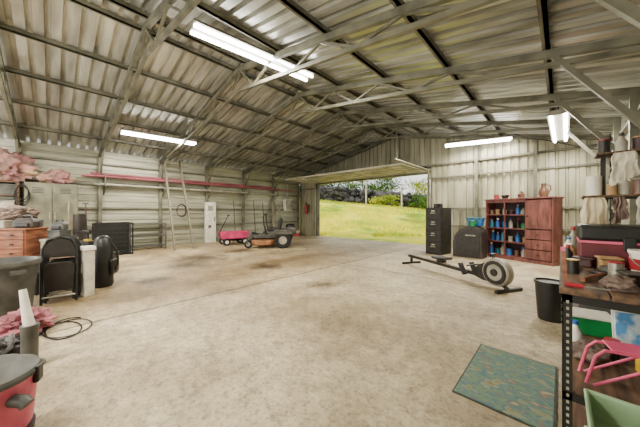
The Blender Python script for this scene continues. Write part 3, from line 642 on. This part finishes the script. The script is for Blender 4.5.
t = T('jug', 'brown glazed jug with handle on top of the hutch at right', 'jug', HP(.5,.2,H+.01))
MB().lathe([(0,0),(.07,0),(.1,.09),(.095,.16),(.05,.24),(.045,.29),(.06,.33),(.05,.33),(.035,.29),(0,.28)], n=22).build('body', 'brownjug', t, True)
MB().tube([(.05,0,.3),(.12,0,.27),(.13,0,.18),(.09,0,.12)], .014, 8).build('handle', 'brownjug', t, True)
t = T('mug', 'red mug on top of the hutch at its left end', 'mug', HP(-.6,.2,H+.01)); MB().lathe([(0,0),(.05,0),(.055,.12),(.048,.12),(.045,.01),(0,.01)], n=18).build('body', 'red', t, True); MB().tube([(.05,0,.1),(.09,0,.08),(.09,0,.05),(.05,0,.03)], .008, 6).build('handle', 'red', t, True)
t = T('bowl', 'dark round bowl on top of the hutch beside the red mug', 'bowl', HP(-.38,.22,H+.01)); MB().lathe([(0,0),(.05,0),(.09,.07),(.1,.1),(.09,.1),(.05,.02),(0,.02)], n=20).build('body', 'dark', t, True); MB().lathe([(0,.09),(.085,.09),(.05,.12),(0,.13)], n=20).build('cover', 'brownjug', t, True)
t = T('clay_pot', 'small brown lidded pot on the middle of the hutch top', 'pot', HP(.02,.2,H+.01)); MB().lathe([(0,0),(.05,0),(.08,.05),(.075,.11),(.05,.13),(0,.13)], n=20).build('body', 'brownjug', t, True); MB().lathe([(0,.13),(.055,.13),(.05,.15),(.015,.16),(.018,.19),(0,.19)], n=18).build('lid', 'wood', t, True)
# black waste bin
t = T('waste_bin', 'small black waste bin on the floor near the workbench', 'bin', (-.1,4.0,0), R_(10))
MB().lathe([(0,0),(.11,0),(.115,.02),(.14,.42),(.15,.425),(.15,.45),(.135,.45),(.105,.03),(0,.03)], n=28).build('body', 'black', t, True)
MB().lathe([(.0,.425),(.13,.425),(.13,.43),(0,.435)], n=28).build('liner', 'dark', t, True)
# rug
t = T('rug', 'mottled blue, green and brown rug with dark edge on the floor by the workbench', 'rug', (-.29,2.35,.0))
MB().box(-.255,.255,-.423,.423,0,.012).build('pile', 'rug', t, bevel=.004)
m = MB(); m.box(-.264,-.255,-.432,.432,0,.01); m.box(.255,.264,-.432,.432,0,.01); m.box(-.255,.255,-.432,-.423,0,.01); m.box(-.255,.255,.423,.432,0,.01); m.build('border', 'rugedge', t)

# ------------------------------------------------------------------ workbench rack
BX0, BX1, BY0, BY1, BZ = .0, .78, 1.6, 3.25, .88
t = T('workbench', 'slotted steel rack workbench with worn wooden top along the right wall', 'workbench', (0,0,0))
for x in (BX0, BX1):
    for y in (BY0, BY1):
        s = 1 if x == BX0 else -1; q = 1 if y == BY0 else -1
        m = MB(); m.box(min(x,x+s*.034),max(x,x+s*.034),min(y,y+q*.004),max(y,y+q*.004),0,BZ); m.box(min(x,x+s*.004),max(x,x+s*.004),min(y,y+q*.034),max(y,y+q*.034),0,BZ)
        lg = m.build('leg', 'black', t)
        if y == BY0 and x == BX0:
            m = MB()
            for k in range(28): m.box(x+.014,x+.023,y-.0015,y-.0003,.03+k*.03,.043+k*.03); m.box(x-.0015,x-.0003,y+.014,y+.023,.03+k*.03,.043+k*.03)
            m.build('slot_row', 'lgrey', lg)
m = MB()
for k in range(5):
    x = BX0-.01+k*.16; m.box(x, x+.155, BY0-.01, BY1+.01, BZ, BZ+.025)
m.build('top_boards', 'wood', t, bevel=.004)
ZM = .44
for nm, z in (('top_rail', BZ-.035), ('shelf_rail', ZM-.035)):
    for x in (BX0, BX1-.004): MB().box(x,x+.004,BY0,BY1,z,z+.035).build(nm, 'black', t)
    for y in (BY0, BY1-.004): MB().box(BX0,BX1,y,y+.004,z,z+.035).build(nm, 'black', t)
for z in (.1,ZM-.015): MB().box(BX0+.01,BX1-.01,BY0+.01,BY1-.01,z,z+.015).build('shelf', 'wood', t)
z0 = BZ+.0255
t = T('bench_shelf', 'narrow dark steel shelf rack raised over the far end of the workbench', 'shelf', (0,0,z0))
for x in (.25,.74): MB().box(x-.015,x+.015,3.185,3.215,0,.92).build('upright', 'dark', t)
for x in (.25,.74): MB().bar((x,3.19,.3),(x,2.95,.46),.02,.02).build('strut', 'dark', t)
MB().box(.12,.76,2.92,3.22,.46,.475).build('shelf_board', 'wood', t, bevel=.003)
MB().box(.2,.76,3.0,3.22,.80,.815).build('shelf_board', 'wood', t, bevel=.003)
MB().tube([(.12,2.92,.45),(.76,2.92,.45)], .01, 8).build('hook_rail', 'dark', t); MB().tube([(.2,3.0,.79),(.76,3.0,.79)], .008, 8).build('hook_rail', 'dark', t)
zs = z0+.4765; zt2 = z0+.8165
t = T('tool_case', 'large dark maroon and black tool case with handle on the workbench', 'tool case', (.44,2.54,z0), R_(0))
MB().box(-.36,.33,-.18,.18,0,.15).build('body', 'maroon', t, bevel=.012); l = MB().box(-.365,.335,-.185,.185,.16,.26).build('lid', 'black', t, bevel=.02)
MB().box(-.362,.332,-.182,.182,.147,.163).build('trim_band', 'pink', t)
MB().tube([(-.08,0,.255),(-.06,0,.295),(.06,0,.295),(.08,0,.255)], .012, 8).build('handle', 'black', l, True)
for x in (-.15,.15): MB().box(x-.025,x+.025,-.2,-.18,.11,.19).build('latch', 'black', t, bevel=.004)
t = T('paint_pail', 'white pail with red band near the front of the workbench', 'pail', (.34,2.22,z0))
MB().lathe([(0,0),(.06,0),(.07,.12),(.075,.12),(.075,.135),(.065,.135),(.055,.02),(0,.02)], n=26).build('body', 'white', t, True)
MB().lathe([(.0633,.03),(.067,.03),(.0715,.09),(.067,.09),(.0633,.03)], n=26).build('band', 'red', t, True)
MB().tube([(.072*math.cos(q),-.05-.03*math.sin(q),.115-.07*math.sin(q)) for q in [PI*k/10 for k in range(11)]], .003, 5).build('bail', 'chrome', t, True)
for k, (x, y, mt, cp, h, rr) in enumerate(((.07,3.12,'lgrey','red',.22,.03),(.12,3.0,'brownjug','black',.17,.032),(.04,2.95,'white','blue',.14,.028),(.19,3.08,'dark','yellow',.2,.03),(.05,2.83,'tan','white',.1,.035),(.03,2.6,'red','black',.09,.028),(.03,2.45,'dark','red',.12,.025))):
    bottle('%s bottle with %s cap at the far end of the workbench' % (cn[mt], cn[cp]) if k < 5 else '%s bottle with %s cap at the edge of the workbench before the tool case' % (cn[mt], cn[cp]), (x,y,z0), mt, cp, h, rr, 'bottles on the workbench')
for k, (x, y, mt, cp, h, rr, kd) in enumerate(((.33,3.0,'teal','dark',.24,.035,'bottle'),(.43,3.05,'lgrey','black',.2,.04,'can'),(.53,2.98,'red','black',.22,.035,'bottle'),(.64,3.03,'dark','lgrey',.24,.04,'can'))):
    bottle('%s %s with %s top behind the tool case on the workbench' % (cn[mt], kd, cn[cp]), (x,y,z0), mt, cp, h, rr, 'containers behind the tool case', kd)
t = T('wooden_stake', 'short pinkish wooden stake standing at the front corner of the workbench', 'stake', (.012,1.75,z0), 0)
MB().bar((0,0,0),(-.008,.01,.15),.018,.014).build('shaft', 'crate', t); MB().bar((-.008,.01,.15),(-.009,.011,.17),.022,.018).build('tip', 'pink', t)
t = T('hammer', 'hammer with wooden handle lying on the workbench top', 'hammer', (.12,1.92,z0+.014), R_(70)); MB().tube([(-.14,0,0),(.12,0,0)], .011, 8).build('handle', 'crate', t, True); m = MB(); m.lathe([(0,-.05),(.013,-.05),(.013,.03),(.006,.06),(0,.06)], (.13,0,0), 12, 'y'); m.build('head', 'dark', t, True)
t = T('pliers', 'red handled pliers lying on the workbench top', 'pliers', (.06,2.18,z0+.008), R_(80)); m = MB(); m.tube([(0,0,0),(-.06,.02,0),(-.13,.018,0)], .007, 6); m.build('grip', 'red', t, True); MB().tube([(0,0,0),(-.06,-.02,0),(-.13,-.018,0)], .007, 6).build('grip', 'red', t, True); MB().prism([(0,-.014),(.05,-.005),(.05,.005),(0,.014)], 'xy', -.006, .006).build('jaw', 'chrome', t)
t = T('tape_roll', 'grey tape roll lying on the workbench top near the pail', 'tape', (.2,2.1,z0)); MB().lathe([(.03,0),(.05,0),(.05,.045),(.03,.045),(.03,0)], n=22).build('tape', 'grey', t, True); MB().lathe([(.026,.001),(.0295,.001),(.0295,.044),(.026,.044),(.026,.001)], n=22).build('core', 'tan', t, True)
carton('small dark parts box on the workbench top right of the hammer', (.28,1.88,z0), R_(12), (.14,.1,.06), 'dark', lid='hood')
carton('small maroon tin on the workbench top beside the tape roll', (.1,2.31,z0), R_(-15), (.08,.06,.06), 'hutchin', cat='tin')
carton('tan carton on the workbench top between the tape roll and the tool case', (.2,2.26,z0), R_(10), (.08,.08,.08), 'tan')
carton('dark maroon case at the front right of the workbench top', (.38,1.72,z0), R_(-6), (.2,.12,.1), 'maroon', lid='black')
m = MB(); m.lump((0,0,.03),(.05,.04,.035),4,.45,2,61,-.028); o = m.build('shop_rag', 'tarp2', None, True, angle=80); o.location = (.18,1.71,z0); tag(o, 'crumpled grey brown rag at the front edge of the workbench top', 'rag')
bottle('silver can with red lid beside the hammer on the workbench top', (.2,1.98,z0), 'chrome', 'red', .09, .028, None, 'can')
bottle('dark can with yellow lid at the left edge of the workbench top', (.045,2.02,z0), 'dark', 'yellow', .08, .025, None, 'can')
t = T('screwdriver', 'red handled screwdriver lying at the front of the workbench top', 'screwdriver', (.07,1.64,z0+.011), R_(0)); MB().tube([(-.06,0,0),(-.0,0,0)], .0105, 8).build('handle', 'red', t, True); MB().tube([(.0,0,0),(.08,0,0)], .0035, 6).build('shank', 'chrome', t, True)
t = T('paper_roll', 'white paper towel roll on the bench shelf', 'paper roll', (.19,3.06,zs)); MB().lathe([(.02,0),(.045,0),(.045,.16),(.02,.16),(.02,0)], n=22).build('paper', 'white', t, True); MB().lathe([(.017,0),(.0195,0),(.0195,.162),(.017,.162),(.017,0)], n=16).build('core', 'tan', t, True)
for k, (x, y, mt, cp, h, rr, kd) in enumerate(((.285,3.03,'tan','black',.1,.03,'can'),(.35,3.1,'white','dark',.18,.035,'bottle'),(.42,3.03,'brownjug','lgrey',.12,.035,'can'),(.5,3.05,'red','white',.16,.038,'can'),(.6,3.0,'lgrey','red',.18,.035,'bottle'))):
    bottle('%s %s with %s top on the lower board of the bench shelf' % (cn[mt], kd, cn[cp]), (x,y,zs), mt, cp, h, rr, 'containers on the lower bench shelf board', kd)
for k, (x, y, mt, cp, h, rr, kd) in enumerate(((.25,3.12,'dark','red',.12,.035,'can'),(.34,3.1,'lgrey','dark',.15,.035,'bottle'),(.44,3.12,'hutchin','tan',.11,.045,'can'),(.56,3.1,'tan','red',.13,.04,'can'))):
    bottle('%s %s with %s top on the upper board of the bench shelf' % (cn[mt], kd, cn[cp]), (x,y,zt2), mt, cp, h, rr, 'containers on the upper bench shelf board', kd)
def drape(name, label, mat, loc, w0, w1, h, seed):
    vs = []; fs = []; nx, nz = 26, 26
    for j in range(nz+1):
        for i in range(nx+1):
            u = i/nx-.5; v = j/nz; w = w0+(w1-w0)*(v**.5)
            x = u*w + .014*noise.noise(Vector((u*4,v*3,seed)))
            y = .03*noise.noise(Vector((u*4,v*1.2,seed+3)))*(.5+v) + .01*noise.noise(Vector((u*10,v*3,seed+5)))
            hem = 1-.25*abs(noise.noise(Vector((u*2.3,seed,0))))-.3*(u+.5 if seed % 2 else .5-u)
            vs.append((x, y, -h*v*hem))
    for j in range(nz):
        for i in range(nx): q = j*(nx+1)+i; fs.append((q,q+1,q+nx+2,q+nx+1))
    o = MB().add(vs, fs).build(name, mat, None, True, angle=80); o.location = loc; sm = o.modifiers.new('thick','SOLIDIFY'); sm.thickness = .006
    tag(o, label, 'cloth')
drape('hanging_cloth', 'large cream cloth hanging from the left end of the bench shelf rail', 'cloth', (.18,2.885,z0+.455), .1, .15, .36, 2)
drape('hanging_rag', 'short grey brown rag hanging right of the large cream cloth', 'tarp2', (.31,2.885,z0+.455), .05, .08, .22, 7)
drape('hanging_towel', 'pale towel hanging from the upper rail of the bench shelf', 'bag', (.34,2.955,z0+.795), .1, .14, .26, 11)
drape('hanging_shirt', 'off-white cloth hanging at the right of the bench shelf rail', 'bag', (.46,2.885,z0+.455), .12, .15, .32, 14)
m = MB().tube([(.01*math.sin(k*1.3)+.265,2.86,z0+.44-.02*k) for k in range(9)], .006, 6); tag(m.build('bungee_cord','black',None,True), 'dark cord dangling between the cloths on the bench shelf rail', 'cord')
# things on rack shelves
carton('green box with white lid on the middle shelf of the workbench', (.13,2.5,ZM+.001), R_(10), (.2,.16,.13), 'green', lid='white')
t = T('picture_card', 'blue and white printed card on the middle workbench shelf', 'picture', (.34,2.22,ZM+.012), R_(8)); MB().obox((0,0,.115),(.24,.012,.23),(R_(-10),0,0)).build('print', 'picture', t); MB().obox((0,.0125,.115),(.26,.012,.24),(R_(-10),0,0)).build('backing', 'white', t)
carton('brown box at the back of the middle workbench shelf', (.5,2.62,ZM+.001), R_(4), (.28,.25,.2), 'brownjug')
carton('grey box at the far end of the middle workbench shelf', (.25,2.95,ZM+.001), R_(-6), (.3,.22,.18), 'grey')
carton('dark case filling the right side of the middle workbench shelf', (.6,2.1,ZM+.001), R_(3), (.22,.3,.26), 'black', lid='hood')
t = T('folding_stand', 'small pink tubular folding stand at the front of the middle workbench shelf', 'stand', (.19,1.8,ZM+.012), R_(12))
for y in (-.05,.05):
    MB().tube([(-.12,y,0),(-.09,y,.13),(-.06,y,.165),(.08,y,.17),(.11,y,.145),(.135,y,.0)], .007, 8).build('loop', 'rose', t, True)
    MB().tube([(-.1,y*1.2,.0),(.1,y*1.2,.14)], .006, 8).build('cross_arm', 'rose', t, True)
MB().tube([(-.02,-.05,.165),(-.02,.05,.165)], .006, 8).build('spacer', 'rose', t, True); MB().tube([(.06,-.05,.17),(.06,.05,.17)], .006, 8).build('spacer', 'rose', t, True)
MB().obox((.02,.0,.176),(.12,.11,.01),(0,R_(-2),0)).build('seat_slat', 'rose', t, bevel=.004)
m = MB().lump((0,0,.04),(.08,.06,.05),4,.4,2,41,-.04); o = m.build('work_glove', 'tarp2', None, True, angle=80); o.location = (.1,2.02,ZM+.002); tag(o, 'crumpled brown glove behind the pink stand on the middle workbench shelf', 'glove')
bottle('yellow can with black lid behind the pink stand on the middle workbench shelf', (.3,2.06,ZM+.001), 'yellow', 'black', .09, .028, None, 'can')
bottle('white bottle with blue cap near the pink stand on the middle workbench shelf', (.06,2.2,ZM+.001), 'white', 'blue', .15, .03, None)
bottle('dark can with red lid beside the brown glove on the middle workbench shelf', (.2,2.12,ZM+.001), 'dark', 'red', .11, .03, None, 'can')
carton('brown wooden box on the low workbench shelf', (.3,2.2,.116), R_(5), (.36,.28,.24), 'crate')
carton('black box at the far end of the low workbench shelf', (.25,2.75,.116), R_(-5), (.36,.3,.26), 'black')
carton('dark box at the front of the low workbench shelf', (.3,1.82,.116), R_(2), (.4,.26,.2), 'dark', lid='hood')
t = T('storage_tub', 'deep pale green plastic tub on the floor before the workbench', 'tub', (.285,1.28,0))
m = MB(); p0 = [(-.17,-.21),(.17,-.21),(.17,.21),(-.17,.21)]; rings = [(0,1.,0),(.48,1.26,0),(.51,1.3,0),(.51,1.2,0),(.42,1.17,0)]
vs = []; fs = []
for z, k, _ in rings: vs += [(x*k, y*k, z) for x, y in p0]
for r in range(len(rings)-1):
    for i in range(4): fs.append((r*4+i, r*4+(i+1)%4, r*4+4+(i+1)%4, r*4+4+i))
fs.append((3,2,1,0)); fs.append((16,17,18,19)); m.add(vs, fs); m.build('body', 'palegreen', t, bevel=.012)
for x in (-.215,.215): MB().box(x-.012,x+.012,-.07,.07,.42,.47).build('handle', 'palegreen', t, bevel=.006)

# ------------------------------------------------------------------ outdoors
def gz(x, y):
    dd = -.688*x+.725*y; ss = .725*x+.688*y; q = max(0, min(1, (dd-13.8)/11)); q = q*q*(3-2*q)
    return -.06 + q*(1.85+.09*max(-4,min(10,(6-ss)))) + .12*max(0, dd-26)*.3 + .06*noise.noise(Vector((x*.3,y*.3,0)))*min(1,max(0,(y-9.9)))
m = MB(); vs = []; fs = []; nx, ny = 70, 60
for j in range(ny+1):
    for i in range(nx+1):
        x = -60+i*72/nx; y = 9.74 + (j/ny)**1.5*60; vs.append((x, y, gz(x,y)))
for j in range(ny):
    for i in range(nx): q = j*(nx+1)+i; fs.append((q,q+1,q+nx+2,q+nx+1))
m.add(vs, fs); g = m.build('ground', 'turf', None, True, angle=80); g['kind'] = 'structure'
m = MB()
for k in range(13000):
    dd = random.uniform(13.5, 25.5); rr = random.uniform(-.06,.48)*dd
    x = -.688*dd+.725*rr; y = .725*dd+.688*rr
    if y < 9.9 or noise.noise(Vector((x*.4,y*.4,3))) < -.25: continue
    z = gz(x,y); h = random.uniform(.06,.22); a = random.uniform(0,PI); w = .016
    m.add([(x-w*math.cos(a),y-w*math.sin(a),z-.01),(x+w*math.cos(a),y+w*math.sin(a),z-.01),(x+random.uniform(-.06,.06),y+random.uniform(-.06,.06),z+h)], [(0,1,2)])
g = m.build('grass', 'blade'); tag(g, 'sunlit yellow green grass beyond the garage opening', 'grass'); g['kind'] = 'stuff'
m = MB()
for k in range(560):
    s = random.uniform(-5, 18); lay = random.choice((0,0,0,1,1,2,2,3,3)); dd = 27+random.uniform(-.5,.5)
    x = -.688*dd+.725*s; y = .725*dd+.688*s; z = gz(x,y)+.1+lay*.42+random.uniform(-.1,.15)
    sz = random.uniform(.26,.5); m.lump((x,y,z),(sz,sz*random.uniform(.8,1.1),sz*random.uniform(.6,.9)),2,.5,1.5,k)
tag(m.build('rock_bank', 'rock'), 'rough bank of dark field stones across the slope outside', 'rocks')
def tree(name, label, cat, dd, s, h, w, mat, n, low=.3):
    x = -.688*dd+.725*s; y = .725*dd+.688*s; z = gz(x,y)
    t = T(name, label, cat, (x,y,z-.05), random.uniform(0,6), None)
    MB().tube([(0,0,0),(.05*h*.3,.0,h*.3),(0,.06,h*.7)], [.05*h*.5+.03,.04*h*.5,.02], 8).build('trunk', 'bark', t, True)
    m = MB(); cs = [(random.gauss(0,w*.32),random.gauss(0,w*.32),random.uniform(low,.92)*h) for _ in range(16)]
    for k in range(n):
        c = random.choice(cs); p = Vector((random.gauss(c[0],w*.2),random.gauss(c[1],w*.2),random.gauss(c[2],h*.09)))
        if p.z < .05: p.z = .05
        q = Euler((random.uniform(0,6),random.uniform(0,6),0)).to_matrix(); e = random.uniform(.05,.12)*(1+h*.08)
        m.add([p+q@Vector(v) for v in ((-e,0,0),(0,-e*.5,0),(e,0,0),(0,e*.5,0))], [(0,1,2,3)])
    m.build('foliage', mat, t)
tree('tree', 'dense dark green tree beyond the rock bank, seen at the left of the opening', 'tree', 33, .4, 4.6, 3.2, 'leaf', 3600, .15)
tree('tree', 'low green tree beyond the rock bank, second from the left of the opening', 'tree', 34, 4.6, 4.2, 3.4, 'leaf', 3600, .15)
tree('tree', 'broad green tree beyond the rock bank, seen mid opening', 'tree', 36, 9.2, 4.8, 3.8, 'leaf', 4000, .15)
tree('tree', 'yellow green tree beyond the rock bank near the right jamb', 'tree', 33, 12.4, 3.8, 3.0, 'leaf2', 2800, .15)
tree('shrub', 'dark green shrub before the rock bank toward the right jamb', 'shrub', 25.0, 9.8, 1.5, 1.5, 'leaf', 1300, .1)
tree('shrub', 'yellow green shrub before the rock bank at mid opening', 'shrub', 25.0, 6.4, 1.1, 1.5, 'leaf2', 1200, .1)
for k, (dd, s, h) in enumerate(((23.2,4.2,2.4),(22.8,7.3,2.2),(22.2,9.4,2.4))):
    x = -.688*dd+.725*s; y = .725*dd+.688*s; t = T('fence_post', 'pale fence post before the rock bank outside, %s from the left' % ORD[k], 'post', (x,y,gz(x,y)-.1), 0, 'fence posts outside')
    MB().tube([(0,0,0),(0,0,h)], .07, 8).build('post', 'pale', t, True); MB().lathe([(0,h),(.09,h),(.08,h+.05),(0,h+.1)], n=10).build('cap', 'dark', t)

# ------------------------------------------------------------------ light, world, camera
w = bpy.data.worlds.new('World'); sc.world = w; w.use_nodes = True; nt = w.node_tree
bg = nt.nodes['Background']; tc = nt.nodes.new('ShaderNodeTexCoord'); ns = nt.nodes.new('ShaderNodeTexNoise'); ns.inputs['Scale'].default_value = 2.5; ns.inputs['Detail'].default_value = 6
rp = nt.nodes.new('ShaderNodeValToRGB'); rp.color_ramp.elements[0].position = .4; rp.color_ramp.elements[0].color = (.82,.9,1,1); rp.color_ramp.elements[1].position = .6; rp.color_ramp.elements[1].color = (1,1,.98,1)
nt.links.new(tc.outputs['Generated'], ns.inputs['Vector']); nt.links.new(ns.outputs['Fac'], rp.inputs['Fac']); nt.links.new(rp.outputs[0], bg.inputs['Color']); bg.inputs['Strength'].default_value = 2.0
su = bpy.data.lights.new('sun', 'SUN'); su.energy = 4.2; su.angle = R_(2); su.color = (1,.93,.72); so = bpy.data.objects.new('sun', su); COL.objects.link(so); so.rotation_euler = (R_(42), R_(-25), 0)

cam = bpy.data.cameras.new('camera'); co = bpy.data.objects.new('camera', cam); COL.objects.link(co)
cam.sensor_width = 36; cam.lens = 36*255/640; cam.clip_start = .02; cam.clip_end = 300; cam.shift_y = -1.5/640
co.location = (0,0,1.25); co.rotation_euler = (PI/2, 0, math.atan2(.688,.725))
sc.camera = co
